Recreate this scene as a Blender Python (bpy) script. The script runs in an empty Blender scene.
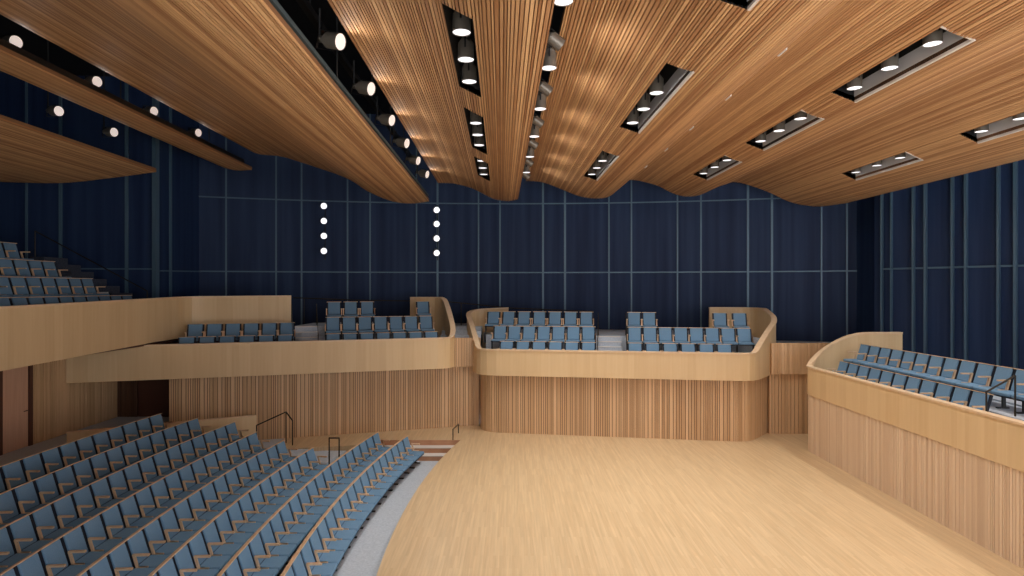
import bpy, math, random
from mathutils import Vector, Matrix
random.seed(7)
S = bpy.context.scene
COL = S.collection
PI = math.pi

# ------------------------------------------------------------------ camera, world, exposure
CAMZ = 5.1
cd = bpy.data.cameras.new('camera'); cam = bpy.data.objects.new('camera', cd); COL.objects.link(cam)
cam.location = (0, 0, CAMZ); cam.rotation_euler = (PI/2, 0, 0)
cd.sensor_width = 36; cd.lens = 615/1024*36; cd.clip_end = 200
S.camera = cam
W = bpy.data.worlds.new('world'); S.world = W; W.use_nodes = True
# added fill standing in for hall bounce: brighter from below to lift the ceiling
WN, WLk = W.node_tree.nodes, W.node_tree.links; bg = WN['Background']; bg.inputs[1].default_value = 1.0
wtc = WN.new('ShaderNodeTexCoord'); wsp = WN.new('ShaderNodeSeparateXYZ'); wrp = WN.new('ShaderNodeValToRGB'); wmr = WN.new('ShaderNodeMapRange')
WLk.new(wtc.outputs['Generated'], wsp.inputs[0]); WLk.new(wsp.outputs['Z'], wmr.inputs['Value'])
wmr.inputs['From Min'].default_value = -.6; wmr.inputs['From Max'].default_value = .6
wrp.color_ramp.elements[0].color = (4.3, 4.15, 4.0, 1); wrp.color_ramp.elements[0].position = .15
wrp.color_ramp.elements[1].color = (1.0, 1.02, 1.1, 1); wrp.color_ramp.elements[1].position = .6
WLk.new(wmr.outputs[0], wrp.inputs[0]); WLk.new(wrp.outputs[0], bg.inputs[0])
S.view_settings.view_transform = 'Standard'; S.view_settings.look = 'None'
S.view_settings.exposure = 0.5; S.view_settings.gamma = 1; S.view_settings.use_curve_mapping = False
DOWN_W, TILT_W, WALL_W = 112, 44, 10

# ------------------------------------------------------------------ helpers
class MB:
    def __init__(s): s.v = []; s.f = []; s.t = []
    def face(s, pts, t=0.5):
        i = len(s.v); s.v += [tuple(p) for p in pts]; s.f.append(tuple(range(i, i+len(pts)))); s.t.append(t)
    def hexa(s, b, t, tone=0.5):            # b, t: 4 points each, ccw seen from above
        i = len(s.v); s.v += [tuple(p) for p in b] + [tuple(p) for p in t]
        for q in ((3,2,1,0),(4,5,6,7),(0,1,5,4),(1,2,6,5),(2,3,7,6),(3,0,4,7)):
            s.f.append(tuple(i+k for k in q)); s.t.append(tone)
    def box(s, x0, x1, y0, y1, z0, z1, tone=0.5):
        s.hexa([(x0,y0,z0),(x1,y0,z0),(x1,y1,z0),(x0,y1,z0)], [(x0,y0,z1),(x1,y0,z1),(x1,y1,z1),(x0,y1,z1)], tone)
    def bar(s, a, b, w, h=None, tone=0.5):  # rectangular bar between two points
        a = Vector(a); b = Vector(b); h = h or w; d = (b-a).normalized()
        up = Vector((0,0,1)) if abs(d.z) < .95 else Vector((0,1,0))
        r = d.cross(up).normalized()*w/2; u = r.cross(d).normalized()*h/2
        s.hexa([a-r-u, a+r-u, a+r+u, a-r+u], [b-r-u, b+r-u, b+r+u, b-r+u], tone)
    def tube(s, a, b, ra, rb=None, n=12, tone=0.5, cap=True):
        a = Vector(a); b = Vector(b); rb = ra if rb is None else rb; d = (b-a).normalized()
        up = Vector((0,0,1)) if abs(d.z) < .95 else Vector((0,1,0))
        r = d.cross(up).normalized(); u = r.cross(d).normalized(); i = len(s.v)
        for c, rad in ((a,ra),(b,rb)):
            for k in range(n):
                w = 2*PI*k/n; s.v.append(tuple(c + r*math.cos(w)*rad + u*math.sin(w)*rad))
        for k in range(n):
            s.f.append((i+k, i+(k+1)%n, i+n+(k+1)%n, i+n+k)); s.t.append(tone)
        if cap:
            s.f.append(tuple(i+k for k in reversed(range(n)))); s.t.append(tone)
            s.f.append(tuple(i+n+k for k in range(n))); s.t.append(tone)
    def poly(s, pts, z0, z1, tone=0.5):      # extruded plan polygon (ccw)
        n = len(pts); i = len(s.v)
        s.v += [(p[0],p[1],z0) for p in pts] + [(p[0],p[1],z1) for p in pts]
        s.f.append(tuple(i+k for k in reversed(range(n)))); s.t.append(tone)
        s.f.append(tuple(i+n+k for k in range(n))); s.t.append(tone)
        for k in range(n):
            s.f.append((i+k, i+(k+1)%n, i+n+(k+1)%n, i+n+k)); s.t.append(tone)
    def mesh(s, name, mat, smooth=False):
        me = bpy.data.meshes.new(name); me.from_pydata(s.v, [], s.f); me.materials.append(mat)
        a = me.attributes.new('tone', 'FLOAT', 'FACE'); a.data.foreach_set('value', s.t)
        if smooth: me.polygons.foreach_set('use_smooth', [True]*len(me.polygons))
        me.update(); return me
    def build(s, name, mat, parent=None, smooth=False):
        o = bpy.data.objects.new(name, s.mesh(name, mat, smooth)); COL.objects.link(o)
        if parent is not None: o.parent = parent
        return o

def tag(o, label=None, cat=None, group=None, kind=None):
    for k, v in (('label',label),('category',cat),('group',group),('kind',kind)):
        if v: o[k] = v
    return o
def empty(name, loc=(0,0,0), rz=0.0):
    o = bpy.data.objects.new(name, None); COL.objects.link(o); o.location = loc; o.rotation_euler = (0,0,rz)
    o.empty_display_size = .1
    return o
def part(name, me, parent, loc=(0,0,0)):
    o = bpy.data.objects.new(name, me); COL.objects.link(o); o.parent = parent; o.location = loc
    return o
def copy_tree(o, parent=None):
    c = o.copy(); COL.objects.link(c)
    if parent is not None: c.parent = parent
    for ch in list(o.children): copy_tree(ch, c)
    return c
ORD = ['first','second','third','fourth','fifth','sixth','seventh','eighth','ninth','tenth','eleventh','twelfth',
       'thirteenth','fourteenth','fifteenth','sixteenth','seventeenth','eighteenth','nineteenth','twentieth']

# ------------------------------------------------------------------ materials
def mat(name, col, rough=.5, metal=0.0, spec=.5):
    m = bpy.data.materials.new(name); m.use_nodes = True; b = m.node_tree.nodes['Principled BSDF']
    b.inputs['Base Color'].default_value = (*col, 1); b.inputs['Roughness'].default_value = rough
    b.inputs['Metallic'].default_value = metal; b.inputs['Specular IOR Level'].default_value = spec
    return m
def nodes(m): return m.node_tree.nodes, m.node_tree.links, m.node_tree.nodes['Principled BSDF']
def noisy(name, c0, c1, scale, rough=.6, metal=0.0, spec=.5, stretch=(1,1,1), detail=3, tone=0.0, bump=0.0, lo=.3, hi=.7):
    m = mat(name, c0, rough, metal, spec); N, L, b = nodes(m)
    tc = N.new('ShaderNodeTexCoord'); mp = N.new('ShaderNodeMapping'); mp.inputs['Scale'].default_value = stretch
    nz = N.new('ShaderNodeTexNoise'); nz.inputs['Scale'].default_value = scale; nz.inputs['Detail'].default_value = detail
    L.new(tc.outputs['Object'], mp.inputs[0]); L.new(mp.outputs[0], nz.inputs['Vector'])
    mr = N.new('ShaderNodeMapRange'); mr.inputs['From Min'].default_value = lo; mr.inputs['From Max'].default_value = hi
    L.new(nz.outputs[0], mr.inputs['Value'])
    val = mr.outputs[0]
    if tone:
        at = N.new('ShaderNodeAttribute'); at.attribute_name = 'tone'
        mx = N.new('ShaderNodeMix'); mx.data_type = 'FLOAT'; mx.inputs[0].default_value = tone
        L.new(val, mx.inputs[2]); L.new(at.outputs['Fac'], mx.inputs[3]); val = mx.outputs[0]
    cm = N.new('ShaderNodeMix'); cm.data_type = 'RGBA'; cm.inputs[6].default_value = (*c0,1); cm.inputs[7].default_value = (*c1,1)
    L.new(val, cm.inputs[0]); L.new(cm.outputs[2], b.inputs['Base Color'])
    if bump:
        bp = N.new('ShaderNodeBump'); bp.inputs['Strength'].default_value = bump; bp.inputs['Distance'].default_value = .01
        L.new(nz.outputs[0], bp.inputs['Height']); L.new(bp.outputs[0], b.inputs['Normal'])
    return m
M = {}
M['ceil'] = noisy('ceiling slat oak', (.33,.14,.05), (.76,.46,.22), 3, .7, stretch=(6,.35,6), tone=.75)
M['paleslat'] = noisy('pale slat wall maple', (.70,.50,.33), (.90,.71,.51), 3, .5, stretch=(5,5,.3), tone=.75)
M['slat'] = noisy('slat wall oak', (.57,.35,.18), (.81,.56,.33), 3, .5, stretch=(5,5,.3), tone=.75)
M['groove'] = mat('groove dark oak', (.24,.12,.055), .6)
M['veneer'] = noisy('parapet oak veneer', (.72,.51,.275), (.80,.60,.35), 3, .45, stretch=(5,5,.25), tone=.6)
M['cap'] = noisy('parapet cap oak', (.76,.55,.34), (.84,.63,.42), 4, .4, stretch=(2,2,2))
M['door'] = noisy('door oak veneer', (.66,.38,.25), (.74,.45,.30), 3, .45, stretch=(6,6,.3))
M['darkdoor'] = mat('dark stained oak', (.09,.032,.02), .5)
M['arm'] = noisy('armrest oak', (.72,.47,.27), (.86,.62,.40), 6, .4)
M['fabric'] = noisy('blue wool upholstery', (.15,.275,.42), (.18,.32,.48), 60, .85, spec=.2)
M['shell'] = mat('dark navy seat shell', (.008,.012,.025), .6)
M['black'] = mat('black powder coated steel', (.01,.01,.011), .45)
M['rail'] = mat('dark bronze handrail', (.035,.027,.018), .4, .6)
M['carpet'] = noisy('pale grey blue carpet', (.46,.52,.60), (.60,.66,.74), 25, .95, spec=.1, detail=6)
M['shadedcarpet'] = noisy('carpet with painted shade', (.05,.06,.09), (.08,.095,.13), 25, .95, spec=.1)  # shade of the upper tier painted into its carpet colour
M['darkslat'] = noisy('dark brown slat', (.07,.032,.02), (.17,.085,.05), 3, .5, stretch=(5,5,.3), tone=.8)  # darker, browner version of the wall slats for the doorway recess
M['stepnose'] = mat('pale step nosing', (.75,.72,.68), .5)
M['riser'] = noisy('stair riser oak', (.45,.22,.12), (.55,.29,.16), 3, .5)
M['wall'] = noisy('navy wall fabric panels', (.009,.022,.070), (.022,.046,.112), 1.1, .6, spec=.25, stretch=(3,3,.12), detail=4)
M['mullion'] = mat('blue grey metal mullion', (.085,.155,.225), .4, .2)
M['void'] = mat('black ceiling void', (.006,.007,.010), .8)
M['can'] = mat('anthracite lamp housing', (.17,.15,.125), .35, .3)
M['trim'] = mat('white aluminium trim', (.80,.78,.75), .4, .2)
M['alu'] = mat('brushed aluminium reflector', (.66,.68,.72), .45, .0)
M['tealrail'] = mat('dark teal beam edge', (.05,.075,.085), .8)
def emit(name, col, s):
    m = mat(name, (.8,.8,.8)); b = m.node_tree.nodes['Principled BSDF']
    b.inputs['Emission Color'].default_value = (*col,1); b.inputs['Emission Strength'].default_value = s
    return m
M['lens'] = emit('lit lamp lens', (.93,.95,1), .8)
M['lenswarm'] = emit('dim warm lamp lens', (.80,.66,.60), .42)
# stage boards run away from the camera
def floor_mat():
    m = mat('stage maple boards', (.6,.4,.2), .33); N, L, b = nodes(m)
    tc = N.new('ShaderNodeTexCoord'); mp = N.new('ShaderNodeMapping'); mp.inputs['Rotation'].default_value = (0,0,PI/2)
    L.new(tc.outputs['Object'], mp.inputs[0])
    br = N.new('ShaderNodeTexBrick'); br.inputs['Scale'].default_value = 1; br.inputs['Brick Width'].default_value = 1.4
    br.inputs['Row Height'].default_value = .06; br.inputs['Mortar Size'].default_value = .0012; br.offset = .37
    br.inputs['Color1'].default_value = (.60,.43,.245,1); br.inputs['Color2'].default_value = (.67,.50,.30,1)
    br.inputs['Mortar'].default_value = (.55,.38,.21,1); L.new(mp.outputs[0], br.inputs['Vector'])
    m2 = N.new('ShaderNodeMapping'); m2.inputs['Scale'].default_value = (14,.6,1); L.new(tc.outputs['Object'], m2.inputs[0])
    nz = N.new('ShaderNodeTexNoise'); nz.inputs['Scale'].default_value = 1.5; nz.inputs['Detail'].default_value = 5
    L.new(m2.outputs[0], nz.inputs['Vector'])
    mr = N.new('ShaderNodeMapRange'); mr.inputs['From Min'].default_value=.3; mr.inputs['From Max'].default_value=.7
    mr.inputs['To Min'].default_value=.90; mr.inputs['To Max'].default_value=1.08; L.new(nz.outputs[0], mr.inputs['Value'])
    vm = N.new('ShaderNodeVectorMath'); vm.operation = 'SCALE'; L.new(br.outputs[0], vm.inputs[0]); L.new(mr.outputs[0], vm.inputs['Scale'])
    L.new(vm.outputs[0], b.inputs['Base Color'])
    return m
M['floor'] = floor_mat()

# ------------------------------------------------------------------ room shell
WC, WR = -11.0, 38.0                     # curved back wall: centre y, radius
def wall_y(x): return WC + math.sqrt(WR*WR - x*x)
ZT = 12.6
def strip_wall(pts, z0, z1, th, name, m, parent=None):
    mb = MB()
    for a, b in zip(pts[:-1], pts[1:]):
        d = (Vector(b)-Vector(a)).normalized(); n = Vector((-d.y, d.x))*th
        mb.hexa([(a[0],a[1],z0),(b[0],b[1],z0),(b[0]+n.x,b[1]+n.y,z0),(a[0]+n.x,a[1]+n.y,z0)],
                [(a[0],a[1],z1),(b[0],b[1],z1),(b[0]+n.x,b[1]+n.y,z1),(a[0]+n.x,a[1]+n.y,z1)])
    return mb.build(name, m, parent)
def hit_circle(u):                       # x on the back wall seen in column u
    k = u/615.0; y = 25.0
    for _ in range(30): y = wall_y(k*y)
    return k*y
bw = strip_wall([(x*.5, wall_y(x*.5)) for x in range(-26, 30)], -.5, ZT, .2, 'wall_back', M['wall'])
tag(bw, 'curved navy fabric panelled wall behind the balconies', kind='structure')
def mullion(x, y, z0, z1, w, parent, dep=.05, ang=0.0):
    mb = MB(); mb.box(-w/2, w/2, -dep, .0, 0, z1-z0)
    o = mb.build('mullion', M['mullion'], parent); o.location = (x, y, z0); o.rotation_euler = (0,0,ang); return o
for px in (226, 276, 301.5, 347.5, 370, 416.5, 437.5, 478.5, 500, 543, 565, 609, 631.5, 677.5, 701, 748, 772, 821.5, 847):
    x = hit_circle(px-512); mullion(x, wall_y(x)+.01, 0, ZT, .085 if px in (200,437.5,543,565,748,772) else .06, bw, ang=-math.asin(x/WR))
for z in (CAMZ+.68, CAMZ+3.7):
    mb = MB()
    xs = [x*.5 for x in range(-26, 29)]
    for a, b in zip(xs[:-1], xs[1:]): mb.bar((a, wall_y(a), z), (b, wall_y(b), z), .06, .05)
    mb.build('transom', M['mullion'], bw)
# left back wall, a bay that steps forward
lb = strip_wall([(-19.5,21.2),(-12.75,22.0)], -.5, ZT, .2, 'wall_left_back', M['wall'])
tag(lb, 'dark navy wall bay behind the upper left tier seats', kind='structure')
fin = MB(); fin.box(-12.80,-12.67,21.86,22.1,-.5,ZT); fin.build('fin', M['mullion'], lb)
o = strip_wall([(-12.7,22.1),(-12.62,25.6)], -.5, ZT, .15, 'wall_left_return', M['wall']); tag(o, 'navy wall return joining the left bay to the curved back wall', kind='structure')
for px, w in ((170,.09),(200,.16)):
    yy = -12.66*615/(px-512); mb = MB(); mb.box(0, .07, -w/2, w/2, 0, ZT); q = mb.build('mullion', M['mullion'], o); q.location = (-12.69+(yy-22.1)*.023, yy, 0)
mb = MB(); mb.bar((-12.66,22.1,CAMZ+.62),(-12.58,25.5,CAMZ+.68),.06,.05); mb.build('transom', M['mullion'], o)
def left_y(x): return 22.0 + (x+12.75)*.1185
for px, w in ((27,.06),(61,.09),(127,.10)):
    k = (px-512)/615; y = 21.8
    for _ in range(20): y = left_y(k*y)
    mullion(k*y, y+.01, 3, ZT, w, lb, .07, .118)
mb = MB(); mb.bar((-16.1,left_y(-16.1),CAMZ+.68),(-12.8,left_y(-12.8),CAMZ+.68),.06,.05); mb.build('transom', M['mullion'], lb)
# right wall
rp = [(13.75,24.9),(13.75,22.6),(13.2,22.4),(13.35,22.0),(15.5,18.6),(17.0,15.0),(17.6,9.0)]
rw = strip_wall(rp[2:], -.5, ZT, .2, 'wall_right', M['wall']); tag(rw, 'dark slate navy panelled wall on the right with paired fins', kind='structure')
rr = strip_wall([(14.6,24.2),(13.6,24.9),(13.5,22.2),(13.35,22.0)][::-1][:0] or [(13.7,24.6),(13.7,22.0)], -.5, ZT, .2, 'wall_right_back', M['wall'])
tag(rr, 'dark recessed corner where the back and right walls meet', kind='structure')
def on_right(px):
    k = (px-512)/615
    for (ax,ay),(bx,by) in zip(rp[3:-1], rp[4:]):
        # a + t(b-a) : x = k y
        den = (bx-ax) - k*(by-ay)
        t = (k*ay-ax)/den
        if -.02 <= t <= 1.0: return ax+t*(bx-ax), ay+t*(by-ay), math.atan2(by-ay, bx-ax)
for px, w in ((883,.07),(892.5,.05),(914.5,.08),(926.5,.09),(953.5,.08),(967,.09),(999.5,.09),(1016.5,.11)):
    h = on_right(px)
    if h: mullion(h[0], h[1], 0, ZT, w*.75, rw, .14, h[2])
mb = MB()
for a, b in zip(rp[3:-1], rp[4:]): mb.bar((a[0]-.08,a[1],CAMZ+.68),(b[0]-.08,b[1],CAMZ+.68),.08,.06)
mb.build('transom', M['mullion'], rw)
# far left wall; its run behind the camera is added to dim that side
o = strip_wall([(-1.5,-3),(-19.5,-3),(-19.5,21.3)], -.5, ZT, .2, 'wall_left_and_blocker', M['wall']); tag(o, 'dark navy left side wall plus added light-blocking wall behind the camera', kind='structure')
mb = MB(); mb.box(-20,18,-4,28,ZT,ZT+.2); tag(mb.build('ceiling', M['void']), 'black ceiling void above the slatted panels', kind='structure')

# ------------------------------------------------------------------ floors
CX, CY = 34.07, 13.25
def arc(R, d0, d1, n=24):
    t0, t1 = math.asin((d0-CY)/R), math.asin((d1-CY)/R)
    return [(CX-R*math.cos(t0+(t1-t0)*k/n), CY+R*math.sin(t0+(t1-t0)*k/n)) for k in range(n+1)]
def wl(x): return 23.25 + .31*x           # foot of the left slat wall
mb = MB()
st = [(14,-3),(14,24.5),(-1,24.5),(-1,wl(-1)+.3),(-7.72,wl(-7.72)+.1),(-7.72,19.35),(-5.0,19.98),(-4.95,20.64),(-1.6,20.64)]
st += [p for p in reversed(arc(36.55, -3, 20.6, 40))]
mb.poly(st[::-1], -.6, 0); tag(mb.build('floor', M['floor']), 'pale maple stage floor boards', kind='structure')
mb = MB()
ZR = [-.5,-.39,-.25,-.12,.04,.21,.38,.55]
def sector(R0, R1, d0, d1, z0, z1):
    a = arc(R0, d0, d1); b = arc(R1, d0, d1); mb.poly(a + b[::-1], z0, z1)
mb.poly(arc(36.5,3,20.66)+arc(38.03,3,20.66)[::-1], -.7, -.5)
for k in range(1, 8):
    R = 37.98+.95*k
    dend = [0, 20.66, 19.96, 19.75, 19.34, 19.3, 19.3, 19.3][k]
    mb.poly(arc(R-.9, 4, dend)+arc(R+.05, 4, dend)[::-1], -.8, ZR[k])
mb.poly([(-10.62,21.0),(-13.9,21.0),(-13.9,5),(-9.9,5)]+arc(44.68,5.2,20.2), -.8, .72)
mb.poly([(-10.65,19.3),(-7.7,19.3),(-7.7,21.3),(-10.65,20.6)], -.8, .0)
mb.box(-20,18,-3,28,-1.0,-.85)  # unseen base slab added to stop world light leaking from beneath
tag(mb.build('floor_audience', M['carpet']), 'pale grey carpeted terraces under the main seating', kind='structure')
# steps from the carpet up to the stage platform
sx = empty('stage_steps', (-3.2,19.9,-.5)); tag(sx, 'three oak steps with pale nosings rising to the stage platform', 'steps')
for k, (y0, z) in enumerate(((19.92,-.333),(20.28,-.167))):
    mb = MB(); mb.box(-4.92+3.2, -1.75+3.2-.05*k, y0-19.9, .74, 0, z+.5-.02); mb.build('riser', M['riser'], sx)
    mb = MB(); mb.box(-4.92+3.2, -1.75+3.2-.05*k, y0-19.9-.015, .36 if k==0 else .74, z+.5-.02, z+.5); mb.build('tread', M['stepnose'], sx)

mb = MB(); mb.box(-4.92+3.2, -1.62+3.2, .705, .735, .335, .495); mb.build('riser', M['riser'], sx)

# ------------------------------------------------------------------ plan curves
def fillet(pts, rad, n=10):
    out = [Vector(pts[0])]
    for i in range(1, len(pts)-1):
        p, a, b = Vector(pts[i]), Vector(pts[i-1]), Vector(pts[i+1]); r = rad[i-1]
        if r <= 0: out.append(p); continue
        u, w = (a-p).normalized(), (b-p).normalized(); ang = u.angle(w); t = r/math.tan(ang/2)
        t = min(t, (a-p).length*.49, (b-p).length*.49)
        p0, p1 = p+u*t, p+w*t
        for k in range(n+1):
            s = k/n; out.append(p0*(1-s)**2 + p*2*s*(1-s) + p1*s*s)
    out.append(Vector(pts[-1])); return out
class Path:
    def __init__(s, pts):
        s.p = [Vector((q[0],q[1])) for q in pts]; s.l = [0]
        for a, b in zip(s.p[:-1], s.p[1:]): s.l.append(s.l[-1]+(b-a).length)
        s.L = s.l[-1]
    def at(s, d):
        d = max(0, min(s.L, d)); i = 0
        while i < len(s.l)-2 and s.l[i+1] < d: i += 1
        seg = s.l[i+1]-s.l[i]; t = (d-s.l[i])/seg if seg else 0
        a, b = s.p[i], s.p[i+1]; dr = (b-a).normalized(); return a+(b-a)*t, Vector((-dr.y, dr.x))
def quadstrip(mb, P, s0, s1, o0, o1, z0f, z1f, tone):
    (a, na), (b, nb) = P.at(s0), P.at(s1); a = a+na*o0; b = b+nb*o1
    za0, za1, zb0, zb1 = z0f(a), z1f(a), z0f(b), z1f(b)
    mb.face([(a.x,a.y,za0),(b.x,b.y,zb0),(b.x,b.y,zb1),(a.x,a.y,za1)], tone)
def ribbon(P, z0f, z1f, name, m, parent=None, wmin=.045, wmax=.11, gap=.022, depth=.03, th=.12, s0=0, s1=None, gm=None):
    """slatted (gap>0) or veneered (gap=0) wall along a plan path, front face at offset 0"""
    if not callable(z0f): c0 = z0f; z0f = lambda p: c0
    if not callable(z1f): c1 = z1f; z1f = lambda p: c1
    mb = MB(); gb = MB(); s = s0; s1 = s1 or P.L
    while s < s1-1e-4:
        w = min(random.choice((wmin, wmin, (wmin+wmax)/2, wmax)) if gap else random.uniform(wmin, wmax), s1-s)
        t = random.random(); e = s+w
        quadstrip(mb, P, s, e, 0, 0, z0f, z1f, t)
        quadstrip(mb, P, e, s, th, th, z0f, z1f, t)
        for top in (z1f, z0f):
            (a,na),(b,nb) = P.at(s), P.at(e); a2 = a+na*th; b2 = b+nb*th
            mb.face([(a.x,a.y,top(a)),(b.x,b.y,top(b)),(b2.x,b2.y,top(b)),(a2.x,a2.y,top(a))][::1 if top is z1f else -1], t)
        if gap and e < s1:
            for q, o0, o1 in ((e,0,depth),(e+gap,depth,0)):
                (a,na) = P.at(q); p0 = a+na*o0; p1 = a+na*o1
                mb.face([(p0.x,p0.y,z0f(a)),(p1.x,p1.y,z0f(a)),(p1.x,p1.y,z1f(a)),(p0.x,p0.y,z1f(a))], t)
            quadstrip(gb, P, e, e+gap, depth, depth, z0f, z1f, .2)
            quadstrip(gb, P, e+gap, e, th, th, z0f, z1f, .2)
            (a,na),(b,nb) = P.at(e), P.at(e+gap); a2 = a+na*th; b2 = b+nb*th; a=a+na*depth; b=b+nb*depth
            gb.face([(a.x,a.y,z1f(a)),(b.x,b.y,z1f(b)),(b2.x,b2.y,z1f(b)),(a2.x,a2.y,z1f(a))], .2)
        s = e+gap
    for q in (s0, s1):
        (a,na) = P.at(q); b = a+na*th
        mb.face([(a.x,a.y,z0f(a)),(b.x,b.y,z0f(a)),(b.x,b.y,z1f(a)),(a.x,a.y,z1f(a))], .5)
    o = mb.build(name, m, parent)
    if gb.f: gb.build('groove_backing', M['groove'], o if parent is None else parent)
    return o
def cap_rail(P, z1f, parent, m, w=.19, h=.045, off=-.02, name='cap_rail', step=.15):
    mb = MB(); n = max(2, int(P.L/step)); prev = None
    for k in range(n+1):
        a, na = P.at(P.L*k/n); z = z1f(a)
        i0 = a+na*off; i1 = a+na*(off+w)
        ring = [(i0.x,i0.y,z),(i1.x,i1.y,z),(i1.x,i1.y,z+h),(i0.x,i0.y,z+h)]
        if prev: mb.hexa(prev, ring) if False else [mb.face([prev[j],ring[j],ring[(j+1)%4],prev[(j+1)%4]]) for j in range(4)]
        if k in (0, n): mb.face(ring)
        prev = ring
    return mb.build(name, m, parent)
def parapet(pts, rad, z0, z1f, label, th=.14, stripe=(.1,.35)):
    P = Path(fillet(pts, rad))
    r = empty('balcony_parapet', (pts[0][0], pts[0][1], 0)); tag(r, label, 'parapet')
    P2 = Path([(p.x-pts[0][0], p.y-pts[0][1]) for p in P.p]); ofs = Vector(pts[0])
    f1 = lambda p: z1f(p+ofs)
    # resample so sloping tops stay smooth
    ribbon(P2, (lambda p: z0(p+ofs)) if callable(z0) else z0, f1, 'parapet_panel', M['veneer'], r, stripe[0], stripe[1], 0, 0, th)
    cap_rail(P2, f1, r, M['cap'], th+.05, .045, -.025)
    return P
def sm(x): return x
# ---- centre balcony
def ease(t, k=.5): t = max(0, min(1, t)); return t*(1+k-k*t)
zc = lambda p: 2.92 + 1.36*ease((p.y-(21.4-.159*p.x)-.2)/3.6)
parapet([(-.15,25.15),(-1.95,25.05),(-1.2,21.5),(7.92,20.1),(9.66,22.3),(9.85,24.8),(8.0,25.0)], [.9,.8,.9,1.6,1.0], 2.05, zc,
        'curved pale oak parapet of the centre balcony facing the stage')
LC = Path(fillet([(-1.35,24.4),(-1.06,21.77),(7.85,20.35),(9.56,22.3),(9.7,24.2)], [.9,.9,1.4]))
o = ribbon(LC, 0, 2.1, 'wall_center_lower', M['slat']); tag(o, 'fluted oak wall with rounded corners under the centre balcony', kind='structure')
# ---- left balcony
zl = lambda p: 3.29 + 1.40*ease((p.y-(22.61+.31*p.x)-.2)/3.0)
parapet([(-13.38,18.46),(-1.93,22.0),(-2.75,25.15),(-4.15,25.2)], [.8,1.4], 2.24, zl, 'pale oak parapet of the left balcony with curved right end')
LL = Path([(-11.05,wl(-11.05)),(-1.25,wl(-1.25))])
o = ribbon(LL, -.05, 2.4, 'wall_left_lower', M['slat']); tag(o, 'long fluted oak wall under the left balcony', kind='structure')
o = ribbon(Path([(-2.6,22.42),(-1.15,22.55)]), 2.22, 3.27, 'wall_left_link', M['slat'], gap=.012); tag(o, 'short fluted oak panel linking left and centre balconies', kind='structure')
o = ribbon(Path([(-1.33,22.84),(-1.22,22.84)]), 0, 3.27, 'trim_1', M['slat'], gap=0, wmin=.2, wmax=.3); tag(o, 'narrow oak post beside the centre balcony', kind='structure')
# ---- right link and right balcony
o = ribbon(Path([(9.0,21.5),(12.2,21.5)]), 0, 2.1, 'wall_right_lower_link', M['slat']); tag(o, 'fluted oak wall between centre and right balconies', kind='structure')
o = ribbon(Path([(9.03,21.38),(13.4,21.38)]), 2.1, 3.18, 'wall_right_link', M['slat'], gap=.010); tag(o, 'pale fluted oak upper panel between centre and right balconies', kind='structure')
zr = lambda p: 2.61 + 1.02*ease((p.x-9.4)/2.1, 1)
parapet([(12.6,20.0),(9.24,19.75),(9.24,6.0)], [.8], 1.77, zr, 'long pale oak parapet of the right balcony beside the stage', stripe=(.08,.25))
RP = Path(fillet([(12.0,20.0),(9.27,19.75),(9.27,6.0)], [.8]))
o = ribbon(RP, 0, 1.78, 'wall_right_lower', M['paleslat'], wmin=.035, wmax=.09, gap=.018); tag(o, 'long fluted oak wall under the right balcony parapet', kind='structure')
# ---- upper left tier
zt = lambda p: CAMZ - .47 + max(0, (p.y-13))*.016
parapet([(-8.1,22.55),(-11.35,21.5),(-11.35,9)][::-1], [.9], lambda p: 3.24 + max(0, min(6.5, p.y-13))*.0215, zt, 'tall oak parapet of the upper left seating tier')
# flip: front face is already towards the stage (path runs away from the camera on the left)
# ---- lower left side wall, doors
def flat_panel(name, x0, x1, y0, y1, z0, z1, m, parent=None):
    mb = MB(); mb.box(x0,x1,y0,y1,z0,z1); return mb.build(name, m, parent)
SW = Path([(-13.1,16.75),(-13.1,19.75)])
SWp = Path([(-13.1,19.75),(-13.1,16.75)][::-1])
o = ribbon(Path([(-13.4,17.2),(-13.4,20.88)]), .6, 3.3, 'wall_left_side', M['slat'], th=.12)
tag(o, 'fluted oak side wall below the upper tier', kind='structure')
o = ribbon(Path([(-13.4,9.0),(-13.4,16.05)]), .6, 3.3, 'wall_left_side_near', M['slat'], th=.12); tag(o, 'fluted oak side wall nearer the camera', kind='structure')
d = empty('door_1', (-13.4,16.6,.72)); tag(d, 'pinkish oak door in the left side wall', kind='structure')
mb = MB(); mb.box(-.06,-.01,-.44,.44,0,2.55); dl = mb.build('door_leaf', M['door'], d)
mb = MB(); mb.box(-.08,.03,-.55,-.45,0,2.6); mb.box(-.08,.03,.45,.57,0,2.6); mb.box(-.08,.03,-.55,.57,2.56,2.62); mb.build('door_frame', M['darkdoor'], d)
mb = MB(); mb.tube((.0,.36,1.0),(.04,.36,1.0),.012); mb.tube((.04,.36,1.0),(.04,.24,1.0),.011); mb.build('door_handle', M['rail'], dl)
# dark recess with a second door between side wall and the left slat wall
o = ribbon(Path([(-13.7,20.9),(-12.75,20.9)]), .5, 3.3, 'wall_recess', M['darkslat']); tag(o, 'dark fluted oak wall in the doorway recess', kind='structure')
d = empty('door_2', (-12.25,20.95,.6)); tag(d, 'dark oak door in the recess under the left balcony', kind='structure')
mb = MB(); mb.box(-.5,.45,0,.05,0,2.6); mb.build('door_leaf', M['darkdoor'], d)
mb = MB(); mb.box(-.58,-.5,-.03,.06,0,2.66); mb.box(.45,1.3,-.03,.06,0,2.66); mb.build('door_frame', M['darkdoor'], d)
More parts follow.
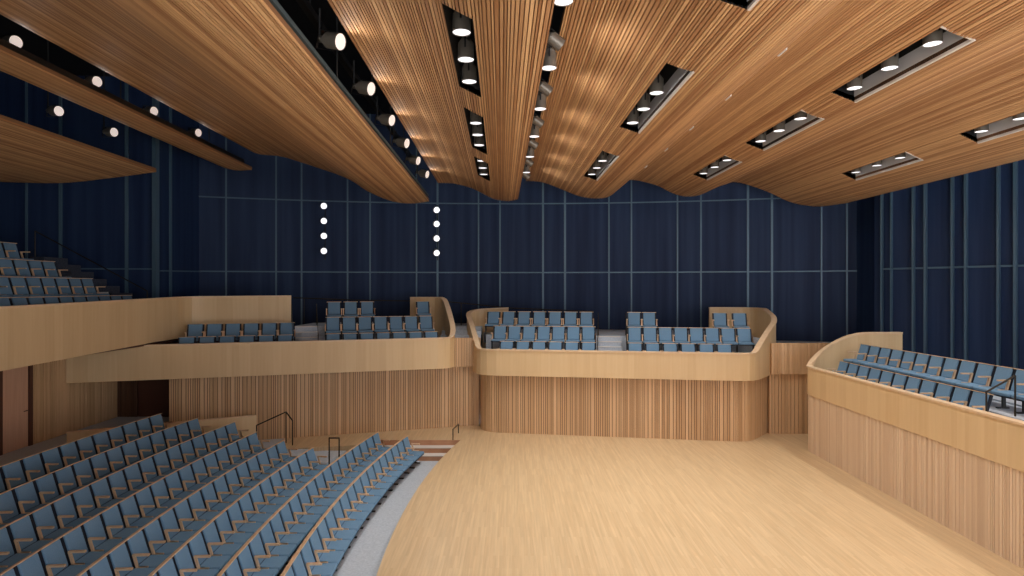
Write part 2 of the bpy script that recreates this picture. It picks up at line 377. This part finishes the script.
# low partition behind the aisle
pp = Path([(-12.6,17.4),(-8.2,19.72)])
r = empty('low_partition', (0,0,0)); tag(r, 'low smooth oak partition behind the last seats at the left wall', 'partition')
ribbon(pp, .0, 1.0, 'partition_panel', M['veneer'], r, .3, .5, 0, 0, .08)
cap_rail(pp, lambda p: 1.0, r, M['arm'], .1, .03, -.01)

# ------------------------------------------------------------------ balcony floors
def band(mb, f, x0, x1, d0, d1, z0, z1):
    mb.poly([(x0,f(x0)+d0),(x1,f(x1)+d0),(x1,f(x1)+d1),(x0,f(x0)+d1)], z0, z1)
fc = lambda x: 21.4-.159*x
fl = lambda x: 22.61+.31*x
mb = MB()
band(mb, fc, -.7, 7.4, .16, 1.2, 2.06, 2.29)
band(mb, fc, -1.0, 8.45, 1.2, 2.1, 2.06, 2.79)
band(mb, fc, -1.0, 8.9, 2.1, 3.2, 2.06, 3.30)
A0, A1 = 3.02, 4.02                      # aisle between the two centre blocks
for k, z in enumerate((2.46,2.62)): band(mb, fc, A0, A1, .75+.22*k, 1.25, 2.2, z)
for k, z in enumerate((2.96,3.13)): band(mb, fc, A0, A1, 1.65+.22*k, 2.15, 2.2, z)
mb.poly([(-1.0,24.6),(8.7,23.2),(8.7,25.8),(4,26.7),(0,26.9),(-2,26.8)], 2.9, 3.30)
mb.poly([(8.7,23.2),(9.3,21.5),(13.6,21.5),(13.6,24.4),(8.7,25.8)], 2.7, 2.95)
fcb = mb.build('floor_center_balcony', M['carpet'])
mb = MB()
for d, z in ((.75,2.46),(.97,2.62),(1.2,2.79),(1.65,2.96),(1.87,3.13),(2.1,3.30)): band(mb, fc, A0, A1, d-.012, d+.03, z-.03, z+.004)
mb.build('nosing', M['stepnose'], fcb)
tag(fcb, 'grey carpeted steps of the centre balcony', kind='structure')
mb = MB()
band(mb, fl, -11.2, -2.4, .16, 1.25, 2.26, 2.62)
band(mb, fl, -11.2, -2.7, 1.25, 2.15, 2.26, 3.16)
band(mb, fl, -8.0, -3.3, 2.15, 4.6, 2.26, 3.70)
L0, L1 = -7.55, -6.75
for k, z in enumerate((2.80,2.98)): band(mb, fl, L0-.05, L1+.05, .8+.22*k, 1.3, 2.3, z)
for k, z in enumerate((3.34,3.52)): band(mb, fl, L0-.05, L1+.05, 1.7+.22*k, 2.2, 2.3, z)
flb = mb.build('floor_left_balcony', M['carpet'])
mb = MB()
for d, z in ((.8,2.80),(1.02,2.98),(1.25,3.16),(1.7,3.34),(1.92,3.52),(2.15,3.70)): band(mb, fl, L0-.05-.3*(d-.8), L1+.05-.3*(d-.8), d-.012, d+.03, z-.03, z+.004)
mb.build('nosing', M['stepnose'], flb)
tag(flb, 'grey carpeted steps of the left balcony', kind='structure')
mb = MB()                                # cross steps between left and centre balcony
for k in range(5): mb.box(-2.75+.0*k, -1.2, 22.7+.45*k, 27, 2.4, 3.0+.14*k)
tag(mb.build('floor_link_steps', M['carpet']), 'pale grey steps between left and centre balconies', kind='structure')
mb = MB(); mb.box(9.4,10.25,6,19.5,1.75,1.99); mb.box(10.25,11.3,6,19.7,1.75,2.46); mb.box(11.3,13.4,6,21.4,1.75,2.5); mb.box(13.4,17,6,16,1.75,2.5)
mb.poly([(13.4,16),(16.5,16),(15.3,18.7),(13.4,21.6)], 1.75, 2.5)
tag(mb.build('floor_right_balcony', M['carpet']), 'grey carpeted rows of the right balcony', kind='structure')
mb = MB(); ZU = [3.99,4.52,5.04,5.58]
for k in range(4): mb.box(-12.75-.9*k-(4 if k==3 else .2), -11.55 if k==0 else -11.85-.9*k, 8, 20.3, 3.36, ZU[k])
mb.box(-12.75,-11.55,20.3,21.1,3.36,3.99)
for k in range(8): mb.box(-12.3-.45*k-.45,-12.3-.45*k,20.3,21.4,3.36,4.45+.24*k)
ft = mb.build('floor_upper_tier', M['shadedcarpet'])
for X, z in ((-13.5,4.97),(-14.75,5.46),(-15.9,6.0)):
    mb = MB(); mb.box(X-.18,X+.18,20.22,20.3,z-.05,z); mb.build('nosing', M['stepnose'], ft)
tag(ft, 'carpeted rows of the upper left tier', kind='structure')
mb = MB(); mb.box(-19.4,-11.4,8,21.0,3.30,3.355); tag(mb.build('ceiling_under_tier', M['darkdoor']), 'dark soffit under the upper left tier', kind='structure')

# ------------------------------------------------------------------ seats
def rounded_pad(x0, x1, y0, y1, z0, z1, tilt=0.0, bev=.025, ox=0, oz=0):
    """pad with chamfered edges; tilt leans it back about (ox,oz)"""
    mb = MB(); bm_v = []
    def ring(x, b): return [(x,y0+b,z0),(x,y1-b,z0),(x,y1,z0+b),(x,y1,z1-b),(x,y1-b,z1),(x,y0+b,z1),(x,y0,z1-b),(x,y0,z0+b)]
    def ring2(x, s): return [(x,y0+(bev+s),z0+s),(x,y1-(bev+s),z0+s),(x,y1-s,z0+bev+s),(x,y1-s,z1-bev-s),(x,y1-bev-s,z1-s),(x,y0+bev+s,z1-s),(x,y0+s,z1-bev-s),(x,y0+s,z0+bev+s)]
    rs = [ring2(x0,bev), ring(x0+bev,bev), ring(x1-bev,bev), ring2(x1,bev)]
    mb.face(rs[0][::-1]); mb.face(rs[3])
    for a, b in zip(rs[:-1], rs[1:]):
        for k in range(8): mb.face([a[k],a[(k+1)%8],b[(k+1)%8],b[k]])
    if tilt:
        c, s = math.cos(tilt), math.sin(tilt)
        mb.v = [(ox+(x-ox)*c-(z-oz)*s, y, oz+(x-ox)*s+(z-oz)*c) for x,y,z in mb.v]
    return mb
# local frame: sitter faces +x, origin on the floor under the top of the backrest
TL = .30
def tilt(x, z, ox=.16, oz=.42):
    c, s = math.cos(TL), math.sin(TL); return ox+(x-ox)*c-(z-oz)*s, oz+(x-ox)*s+(z-oz)*c
bm = rounded_pad(.135,.18,-.214,.214,.40,.885,TL,.012,.16,.42); ME_BACK = bm.mesh('backrest', M['fabric'])
bm = MB(); bm.box(.105,.14,-.262,.262,.36,.885)
bm.v = [(*((lambda q:(q[0],))(tilt(x,z))), y, tilt(x,z)[1]) for x,y,z in bm.v]; ME_SHELL = bm.mesh('back_shell', M['shell'])
bm = MB(); bm.box(.10,.185,-.264,.264,.885,.900)
bm.v = [(tilt(x,z)[0], y, tilt(x,z)[1]) for x,y,z in bm.v]; ME_TOP = bm.mesh('top_rail', M['arm'])
bm = rounded_pad(.17,.58,-.25,.25,.33,.405,0,.018); ME_SEAT = bm.mesh('seat', M['fabric'])
bm = MB(); bm.box(.18,.57,-.264,.264,.305,.332); ME_PAN = bm.mesh('seat_pan', M['shell'])
def arm_mesh():
    a = MB()
    a.box(.14,.415,-.024,.024,.60,.632); a.hexa([(.20,-.02,.39),(.24,-.02,.39),(.24,.02,.39),(.20,.02,.39)],[(.14,-.02,.60),(.18,-.02,.60),(.18,.02,.60),(.14,.02,.60)])
    a.box(.20,.39,-.02,.02,.385,.412)
    return a.mesh('armrest', M['arm'])
ME_ARM = arm_mesh()
a = MB(); a.box(.24,.31,-.018,.018,.03,.39); a.box(.17,.43,-.028,.028,0,.03); ME_LEG = a.mesh('pedestal_leg', M['black'])
PITCH = .54
def make_seat():
    r = empty('auditorium_seat')
    part('seat', ME_SEAT, r); part('seat_pan', ME_PAN, r); part('backrest', ME_BACK, r); part('back_shell', ME_SHELL, r)
    part('top_rail', ME_TOP, r); part('armrest', ME_ARM, r, (0,-.27,0)); part('pedestal_leg', ME_LEG, r, (0,-.27,0))
    return r
proto = make_seat(); used = [False]; NSEAT = [0]
def seat(x, y, z, rz, label, group, end_arm=False):
    if not used[0]: o = proto; used[0] = True
    else: o = copy_tree(proto)
    o.location = (x,y,z); o.rotation_euler = (0,0,rz); tag(o, label, 'seat', group)
    if end_arm: part('armrest', ME_ARM, o, (0,.27,0)); part('pedestal_leg', ME_LEG, o, (0,.27,0))
    NSEAT[0] += 1
    return o
ROWN = ['front row by the stage','second row','third row','fourth row','fifth row','sixth row','seventh row','last row by the left wall']
ENDS = [19.7,19.75,17.3,17.6,17.9,18.5,18.25,18.05]; STOP = [9.4,9.3,9.0,8.8,8.5,9.3,10.8,12.1]
for k in range(8):
    R = 37.98+.95*k; t = math.asin((ENDS[k]-CY)/R); j = 0; dt = PITCH/R
    t -= dt/2
    while CY+R*math.sin(t) > STOP[k]:
        seat(CX-R*math.cos(t), CY+R*math.sin(t), ZR[k], -t,
             'blue seat, main floor %s, %s from the far aisle end' % (ROWN[k], ORD[j]),
             'blue seats in the %s of the main floor' % ROWN[k], j == 0)
        t -= dt; j += 1
def row(p0, p1, n, z, face, name, frm, end=True, skip=()):
    """n seats between plan points p0 and p1 (centres of the first and last)"""
    for j in range(n):
        s = j/(n-1) if n > 1 else 0
        x = p0[0]+(p1[0]-p0[0])*s; y = p0[1]+(p1[1]-p0[1])*s
        seat(x, y, z, face, 'blue seat, %s, %s' % (name, ('%s from the %s' % (ORD[j], frm)) if n > 1 else frm), 'blue seats, %s' % name, (j == 0) if end == 1 else (j == n-1) if end == 2 else False)
def px_row(px0, px1, n, line, z, slope, name, frm, end=1):
    """centres of first and last seat as columns on the row line y = line(x)"""
    def h(px):
        k = (px-512)/615; y = 22.0
        for _ in range(40): y = line(k*y)
        return (k*y, y)
    row(h(px0), h(px1), n, z, -PI/2+math.atan(slope), name, frm, end)
lc1 = lambda x: fc(x)+.95; lc2 = lambda x: fc(x)+1.85; lc3 = lambda x: fc(x)+2.75
# centre balcony, facing the stage
px_row(588.5,507,6, lc1, 2.29, -.159, 'centre balcony left block, front row', 'stair', 1)
px_row(588.5,500.5,7, lc2, 2.79, -.159, 'centre balcony left block, middle row', 'stair', 1)
px_row(586.5,494,7, lc3, 3.30, -.159, 'centre balcony left block, back row', 'stair', 1)
px_row(724,635,6, lc1, 2.29, -.159, 'centre balcony right block, front row', 'right end', 1)
px_row(743.5,634.5,8, lc2, 2.79, -.159, 'centre balcony right block, middle row', 'right end', 1)
px_row(649,634,2, lc3, 3.30, -.159, 'centre balcony back row beside the stair', 'right', 1)
px_row(739,719.5,2, lc3, 3.30, -.159, 'centre balcony back row at the right parapet', 'right', 1)
ll1 = lambda x: fl(x)+.95; ll2 = lambda x: fl(x)+1.85; ll3 = lambda x: fl(x)+2.7
px_row(431,333,7, ll1, 2.62, .31, 'left balcony right block, front row', 'parapet end', 1)
px_row(425.5,333,7, ll2, 3.16, .31, 'left balcony right block, middle row', 'parapet end', 1)
px_row(367,334,3, ll3, 3.70, .31, 'left balcony back row beside the stair', 'right', 1)
px_row(422.5,422.5,1, ll3, 3.70, .31, 'left balcony back row alone', 'by the curved parapet', 1)
px_row(285,187,6, lambda x: fl(x)+.85, 2.62, .31, 'left balcony left block, front row', 'stair', 1)
px_row(287,196,6, lambda x: fl(x)+1.7, 3.0, .31, 'left balcony left block, back row', 'stair', 1)
# right balcony, facing left over the stage
for j in range(11): seat(10.1, 18.65-.545*j, 1.99, PI, 'blue seat, right balcony front row, %s from the far end' % ORD[j], 'blue seats, right balcony front row', j == 10)
for j in range(14): seat(11.05, 19.2-.545*j, 2.46, PI, 'blue seat, right balcony back row, %s from the far end' % ORD[j], 'blue seats, right balcony back row', False)
# upper left tier
for k, (n, y) in enumerate(((11,19.75),(8,19.2),(6,18.8),(4,18.45))):
    for j in range(n):
        seat(-12.4-.9*k, y-.54*j, ZU[k], 0, 'dim navy seat, upper left tier %s, %s from the far end' % (['front row','second row','third row','top row'][k], ORD[j]), 'dim navy seats, upper left tier %s' % ['front row','second row','third row','top row'][k], j == 0)

# ------------------------------------------------------------------ handrails
def handrail(pts, posts, label, r=.02, group=None):
    o = empty('handrail', pts[0]); tag(o, label, 'handrail', group); b = Vector(pts[0])
    mb = MB()
    for p, q in zip(pts[:-1], pts[1:]): mb.tube(Vector(p)-b, Vector(q)-b, r)
    mb.build('rail', M['rail'], o)
    for p, z in posts:
        mb = MB(); mb.tube(Vector(p)-b, Vector((p[0],p[1],z))-b, r*.9); mb.build('post', M['rail'], o)
    return o
handrail([(-7.62,18.35,1.0),(-7.44,20.25,1.02),(-7.12,19.95,.80)], [((-7.62,18.35,1.0),.04),((-7.44,20.25,1.02),.0),((-7.12,19.95,.80),.0)], 'angled dark handrail at the end of the aisle under the left balcony')
handrail([(-5.35,18.0,.71),(-5.20,18.5,.59)], [((-5.35,18.0,.71),-.25),((-5.20,18.5,.59),-.25)], 'small square dark handrail on the carpet beside the third row', .022)
handrail([(-1.98,20.63,.36),(-1.88,21.6,.32)], [((-1.98,20.63,.36),0.0),((-1.88,21.6,.32),0)], 'short dark handrail at the top of the stage steps')
handrail([(9.68,12.55,2.98),(10.35,12.65,3.30)], [((9.68,12.55,2.98),1.99),((10.35,12.65,3.30),1.99)], 'dark stepped handrail at the aisle of the right balcony')
handrail([(A0,fc(A0)+.8,3.1),(A0+.28,fc(A0)+2.6,4.15)], [((A0,fc(A0)+.8,3.1),2.3),((A0+.28,fc(A0)+2.6,4.15),3.3)], 'thin black handrail left of the centre balcony stair', .014)
handrail([(A1,fc(A1)+.8,3.1),(A1+.30,fc(A1)+2.6,4.15)], [((A1,fc(A1)+.8,3.1),2.3),((A1+.30,fc(A1)+2.6,4.15),3.3)], 'thin black handrail right of the centre balcony stair', .014)
handrail([(L0,fl(L0)+.9,3.5),(L0-.65,fl(L0)+2.6,4.5)], [((L0,fl(L0)+.9,3.5),2.62),((L0-.65,fl(L0)+2.6,4.5),3.7)], 'thin black handrail left of the left balcony stair', .014)
handrail([(L1,fl(L1)+.9,3.5),(L1-.6,fl(L1)+2.6,4.5)], [((L1,fl(L1)+.9,3.5),2.62),((L1-.6,fl(L1)+2.6,4.5),3.7)], 'thin black handrail right of the left balcony stair', .014)
handrail([(-8.6,24.2,4.72),(-6.3,24.5,4.62),(-4.2,25.6,4.56)], [((-8.2,24.25,4.7),3.7),((-6.2,24.55,4.61),3.5)], 'dark guard rail at the back of the left balcony')
handrail([(-3.05,25.3,4.58),(-.1,25.6,4.27),(3.4,25.7,4.12)], [((-2.1,25.4,4.48),3.5),((1.4,25.65,4.2),3.3)], 'dark guard rail behind the gap between left and centre balconies')
handrail([(-12.1,20.4,5.0),(-15.9,20.5,7.0)], [((-12.1,20.4,5.0),4.2),((-15.9,20.5,7.0),6.1)], 'black sloping handrail up the stair of the upper left tier')

# ------------------------------------------------------------------ ceiling panels
K = 24/615
def xs_at(xe, D): return xe - .01707*(D-24)
def smooth_profile(pr, n=8):
    out = []
    P = [pr[0]] + pr + [pr[-1]]
    for i in range(1, len(P)-2):
        for k in range(n):
            t = k/n; a, b, c, d = P[i-1:i+3]
            f = lambda j: .5*((2*b[j])+(-a[j]+c[j])*t+(2*a[j]-5*b[j]+4*c[j]-d[j])*t*t+(-a[j]+3*b[j]-3*c[j]+d[j])*t**3)
            out.append((f(0), f(1)))
    out.append(pr[-1]); return out
def interp(pr, x):
    if x <= pr[0][0]: return pr[0][1]
    for a, b in zip(pr[:-1], pr[1:]):
        if x <= b[0]: return a[1]+(b[1]-a[1])*(x-a[0])/max(1e-6, b[0]-a[0])
    return pr[-1][1]
def ceiling_panel(prof, D0, D1, openings, label, kk=K, trims=2, wr=(.022,.05), gap=.016, fade=1.0):
    pr = smooth_profile([(x*kk, y*kk+CAMZ) for x, y in prof])
    zf = lambda x: interp(pr, x)
    r = empty('ceiling_panel', (xs_at((pr[0][0]+pr[-1][0])/2, D1), D1, zf((pr[0][0]+pr[-1][0])/2))); tag(r, label, 'ceiling panel')
    O = Vector(r.location)
    def p(xe, D, z): return (xs_at(xe, D)-O.x, D-O.y, z-O.z)
    sl = MB(); bk = MB(); x = pr[0][0]; X1 = pr[-1][0]; slat = True
    cuts = sorted({c for o in openings for c in o[:2]})
    while x < X1-1e-4:
        w = random.uniform(*wr) if slat else gap
        e = min(x+w, X1)
        for c in cuts:
            if x < c-1e-4 < e: e = c
        mid = (x+e)/2; segs = [(D0, D1)]
        for o in sorted(openings, key=lambda q: q[2]):
            if o[0] <= mid <= o[1]:
                a, b = segs.pop()
                if o[2] > a: segs.append((a, o[2]))
                segs.append((o[3], b))
        t = random.random()
        for a, b in segs:
            za, zb = zf(x), zf(e)
            if slat:
                h = .04
                sl.hexa([p(x,a,za),p(e,a,zb),p(e,b,zb),p(x,b,za)],[p(x,a,za+h),p(e,a,zb+h),p(e,b,zb+h),p(x,b,za+h)], t)
            bk.hexa([p(x,a,za+.04),p(e,a,zb+.04),p(e,b,zb+.04),p(x,b,za+.04)],[p(x,a,za+.12),p(e,a,zb+.12),p(e,b,zb+.12),p(x,b,za+.12)], .2)
        x = e; slat = not slat
    sl.build('slats', M['ceil'], r); bk.build('backing', M['groove'], r)
    for (xa, xb, a, b) in openings:
        za, zb = zf(xa), zf(xb); top = max(za, zb)+.75; w = .012
        mb = MB()
        for q0, q1 in (((xa,a),(xb,a)),((xb,a),(xb,b)),((xb,b),(xa,b)),((xa,b),(xa,a))):
            mb.face([p(*q0,zf(q0[0])+.0),p(*q1,zf(q1[0])+.0),p(*q1,top),p(*q0,top)])
        mb.face([p(xa,a,top),p(xb,a,top),p(xb,b,top),p(xa,b,top)])
        rc = mb.build('recess', M['void'], r)
        mb = MB(); mb.hexa([p(xb-.012,a,zb+.10),p(xb-.002,a,zb+.10),p(xb-.002,b,zb+.10),p(xb-.012,b,zb+.10)],[p(xb-.012,a,zb+.34),p(xb-.002,a,zb+.34),p(xb-.002,b,zb+.34),p(xb-.012,b,zb+.34)])
        mb.build('reflector', M['alu'], rc)
        mb = MB(); q = .03
        for (u0,u1,d0,d1) in ((xb-q*.2,xb+q,a,b),(xa-q*.3,xb+q,a-q,a+.004),)[:trims]:
            mb.hexa([p(u0,d0,zf(u0)-.012),p(u1,d0,zf(u1)-.012),p(u1,d1,zf(u1)-.012),p(u0,d1,zf(u0)-.012)],
                    [p(u0,d0,zf(u0)+.03),p(u1,d0,zf(u1)+.03),p(u1,d1,zf(u1)+.03),p(u0,d1,zf(u0)+.03)])
        mb.build('opening_trim', M['trim'], rc)
    return zf
PD = [(-74,105),(-65,104.8),(-56,104),(-38.5,99),(-21,90),(-12,87.6),(-3,87),(6,88.5)]
PE = [(14,107),(23,106.6),(33,105),(51,98),(68,91.5),(85,89.5),(97,91.5),(108,100),(117,108)]
PF = [(117,108),(128,107),(146,102),(160,95),(174,91.5),(188,93),(203,100),(221,106)]
PG = [(221,106),(233,104),(256,96),(278,86),(298,82),(314,82),(335,85)]
PA = [(-272,145),(-256,134.5),(-231,131.5),(-206,124),(-166,110),(-144,96.5),(-121,87),(-101,84.5),(-83,86.5)]
OD = [(-1.18,-.78,8.0,11.3),(-1.18,-.78,12.6,16.15),(-1.18,-.78,17.3,20.2)]
OE = [(2.30,2.73,4.3,7.85),(2.30,2.73,10.1,14.1),(2.30,2.73,16.55,20.3)]
OF = [(6.02,6.48,4.8,7.6),(6.02,6.48,9.0,12.0),(6.02,6.48,13.2,16.2),(6.02,6.48,17.7,20.65)]
OG = [(10.3,10.73,6.0,9.0),(10.3,10.73,11.2,14.4),(10.3,10.73,16.3,19.35)]
NEAR = 0.5
zA = ceiling_panel(PA, NEAR, 24, [], 'large dark oak slatted ceiling panel, leftmost of the broad curved ones')
zD = ceiling_panel(PD, NEAR, 24, OD, 'oak slatted ceiling panel between the two lighting gaps, narrow openings', trims=0)
zE = ceiling_panel(PE, NEAR, 24, OE, 'oak slatted ceiling panel just right of the central lighting gap', trims=1)
zF = ceiling_panel(PF, NEAR, 24, OF, 'oak slatted ceiling panel with three openings, second from the right')
zG = ceiling_panel(PG, NEAR, 24, OG, 'oak slatted ceiling panel at the far right above the right balcony')
ceiling_panel([(-290,122),(-287,120),(-275,117.5),(-260,118)], 5, 24, [], 'narrow dark oak slatted ceiling strip at upper left')
ceiling_panel([(-512,106),(-452,105),(-402,110),(-357,116)], 6, 21, [], 'low dark oak slatted ceiling panel above the upper tier', kk=21/615)

# ------------------------------------------------------------------ lamps
def lens_disc(r, z, n=20):
    mb = MB(); mb.face([(math.cos(2*PI*k/n)*r, math.sin(2*PI*k/n)*r, z) for k in reversed(range(n))])
    mb.face([(math.cos(2*PI*k/n)*r, math.sin(2*PI*k/n)*r, z+.02) for k in range(n)]); return mb
def can_mesh(r=.13):
    mb = MB(); mb.tube((0,0,0),(0,0,.26),r,n=20,cap=False); mb.tube((0,0,.26),(0,0,.34),r,r*.55,n=20); mb.tube((0,0,.34),(0,0,.44),r*.45,n=14)
    return mb
cm = can_mesh(); ME_CAN = cm.mesh('lamp_housing', M['can'], True)
ME_LENS = lens_disc(.127,.01).mesh('lens', M['lens']); ME_LENSW = lens_disc(.127,.01).mesh('lens', M['lenswarm'])
y = MB(); y.bar((0,-.15,.15),(0,-.15,.47),.03,.012); y.bar((0,.15,.15),(0,.15,.47),.03,.012); y.bar((0,-.156,.47),(0,.156,.47),.03,.012); ME_YOKE = y.mesh('yoke', M['black'])
def spot(loc, energy, ang, parent=None, d=(0,0,-1), col=(1,.95,.89), blend=.8, r=.12):
    L = bpy.data.lights.new('lamp_light', 'SPOT'); L.energy = energy; L.spot_size = ang; L.spot_blend = blend; L.color = col; L.shadow_soft_size = r
    o = bpy.data.objects.new('lamp_light', L); COL.objects.link(o); o.location = loc
    o.rotation_euler = Vector(d).to_track_quat('-Z','Y').to_euler(); return o
def lamp(loc, d, label, group, watts, stem=.3, warm=False, ang=1.9, scale=1.0, lightdir=None, kind='spotlight'):
    d = Vector(d).normalized()
    r = empty(kind, loc); r.rotation_mode = 'QUATERNION'; r.rotation_quaternion = d.to_track_quat('-Z','Y'); r.scale = (scale,)*3
    tag(r, label, 'spotlight', group)
    part('lamp_housing', ME_CAN, r); part('lens', ME_LENSW if warm else ME_LENS, r); part('yoke', ME_YOKE, r)
    if stem:
        back = Vector(loc) - d*.44*scale; inv = r.rotation_quaternion.inverted()
        mb = MB(); a = Vector((0,0,.44)); b = (inv @ (Vector((back.x, back.y, back.z+stem))-Vector(loc)))/scale
        mb.tube(a, b, .018); mb.build('stem', M['black'], r)
    if watts: spot(Vector(loc)+d*.04, watts, ang, None, lightdir or d)
    return r
names = {'D':'panel between the lighting gaps','E':'panel right of the central gap','F':'second panel from the right','G':'far right panel'}
wh = {0:'nearest',1:'middle',2:'farthest'}
for key, ops, zf in (('D',OD,zD),('E',OE,zE),('F',OF[0:],zF),('G',OG,zG)):
    for i, (xa, xb, a, b) in enumerate(ops):
        n = 3
        for j in range(n):
            D = b-.4-1.05*(2-j); xe = (xa+xb)/2; 
            if key == 'G' and i == 1 and j == 2: pass
            zc_ = zf(xe)+.06
            top = max(zf(xa), zf(xb))+.75
            opn = {3:['near','middle','far'],4:['nearest','near','middle','far']}[len(ops)][i]
            lamp((xs_at(xe,D), D, zc_), (0,0,-1), '%s lit can spotlight in the %s opening, %s' % (wh[j], opn, names[key]),
                 'can spotlights in the ceiling openings', DOWN_W, top-zc_-.44)
# central gap: down lights and tilted ones on a dark beam
def beam(xe, z, w, h, D0, D1, label, m=M['black']):
    o = empty('lighting_beam', (xs_at(xe,D0), D0, z)); tag(o, label, 'beam')
    mb = MB(); q = lambda x, D, zz: (xs_at(x,D)-o.location.x, D-D0, zz-z)
    mb.hexa([q(xe-w/2,D0,z),q(xe+w/2,D0,z),q(xe+w/2,D1,z),q(xe-w/2,D1,z)],[q(xe-w/2,D0,z+h),q(xe+w/2,D0,z+h),q(xe+w/2,D1,z+h),q(xe-w/2,D1,z+h)])
    mb.build('beam_body', m, o)
    mb = MB()
    for k in range(4):
        D = D0+(D1-D0)*(k+.5)/4; mb.tube(q(xe,D,z+h), q(xe,D,ZT), .015)
    mb.build('hanger', M['black'], o)
    return o
ZB = CAMZ+4.6
beam(.39, ZB, .10, .10, 2, 23.6, 'black beam above the central gap between the slatted panels')
for j, D in enumerate((8.06,10.5,12.9,15.25,17.6,20.0)):
    lamp((xs_at(.40,D), D, CAMZ+3.75), (0,0,-1), 'silver downlight in the central ceiling gap, %s from the camera' % ORD[j], 'downlights in the central gap', DOWN_W, ZB-(CAMZ+3.75)-.44)
for j, D in enumerate((9.7,12.0,14.4,16.6,19.0,21.3)):
    lamp((xs_at(.40,D)+.14, D, CAMZ+3.82), (.80,.25,-.50), 'tilted spotlight in the central ceiling gap, %s from the camera' % ORD[j], 'tilted spotlights in the central gap', TILT_W, .5, scale=.8, ang=2.7)
# gap between the leftmost broad panel and the next one
beam(-3.30, CAMZ+3.55, .13, .07, 3, 23.8, 'dark teal edge beam beside the large left panel', M['tealrail'])
beam(-3.75, CAMZ+4.75, .12, .12, 3, 23.6, 'black beam carrying the angled spotlights left of centre')
for j, D in enumerate((9.87,12.2,14.5,16.8,19.1,21.4)):
    lamp((xs_at(-2.99,D), D, CAMZ+3.95), (.89,-.38,-.26), 'angled spotlight in the gap beside the large left panel, %s from the camera' % ORD[j], 'angled spotlights left of centre', 17, .5, warm=True, ang=2.7)
beam(-10.55, CAMZ+4.75, .36, .22, 4, 23.8, 'thick black beam beside the narrow ceiling strip')
for j, (D, X) in enumerate(((13,-10.48),(15.5,-10.45),(18.1,-10.53),(20.6,-10.5))):
    lamp((X, D, CAMZ+5.2), (.92,-.38,-.15), 'angled spotlight on the thick black beam, %s from the camera' % ORD[j], 'angled spotlights on the thick beam', 10, -.28, warm=True)
for j, (D, X) in enumerate(((16.2,-11.93),(18.4,-11.9))):
    lamp((X, D, CAMZ+4.66), (.93,-.35,-.12), 'small angled spotlight above the upper tier, %s from the camera' % ORD[j], 'angled spotlights above the upper tier', 5, 2.8, warm=True)
# small pale clips along the seam of two panels
for j, D in enumerate((10.9,13.5,16.1,18.6,21.2)):
    o = empty('panel_clip', (xs_at(117*K,D), D, CAMZ+108*K-.03)); tag(o, 'small pale clip on the ceiling panel seam, %s from the camera' % ORD[j], 'clip', 'clips on the ceiling seam')
    mb = MB(); mb.box(-.02,.02,-.16,.16,-.02,.03); mb.build('clip_body', M['trim'], o)
# wall columns of spotlights
ME_LENSB = None
for c, (X, vs, nm) in enumerate(((-7.8,(82,67,52,37),'left'),(-3.12,(78,64,49.5,35),'right'))):
    D = 25.5; wy = wall_y(X)
    p_ = empty('lamp_pole', (X-.12, wy-.12, 0)); tag(p_, 'thin dark pole carrying the %s column of wall spotlights' % nm, 'pole')
    mb = MB(); mb.tube((0,0,CAMZ+1.2),(0,0,CAMZ+3.6),.018); mb.build('pole_tube', M['black'], p_)
    for j, v in enumerate(vs):
        lamp((X, D, CAMZ+v*D/615), (.32,-.93,-.18), '%s bright wall spotlight of the %s column' % (['topmost','second','third','lowest'][j], nm), 'wall spotlights, %s column' % nm, WALL_W, 0, scale=.97, lightdir=(.2,-.75,-.65))
print('seats', NSEAT[0])
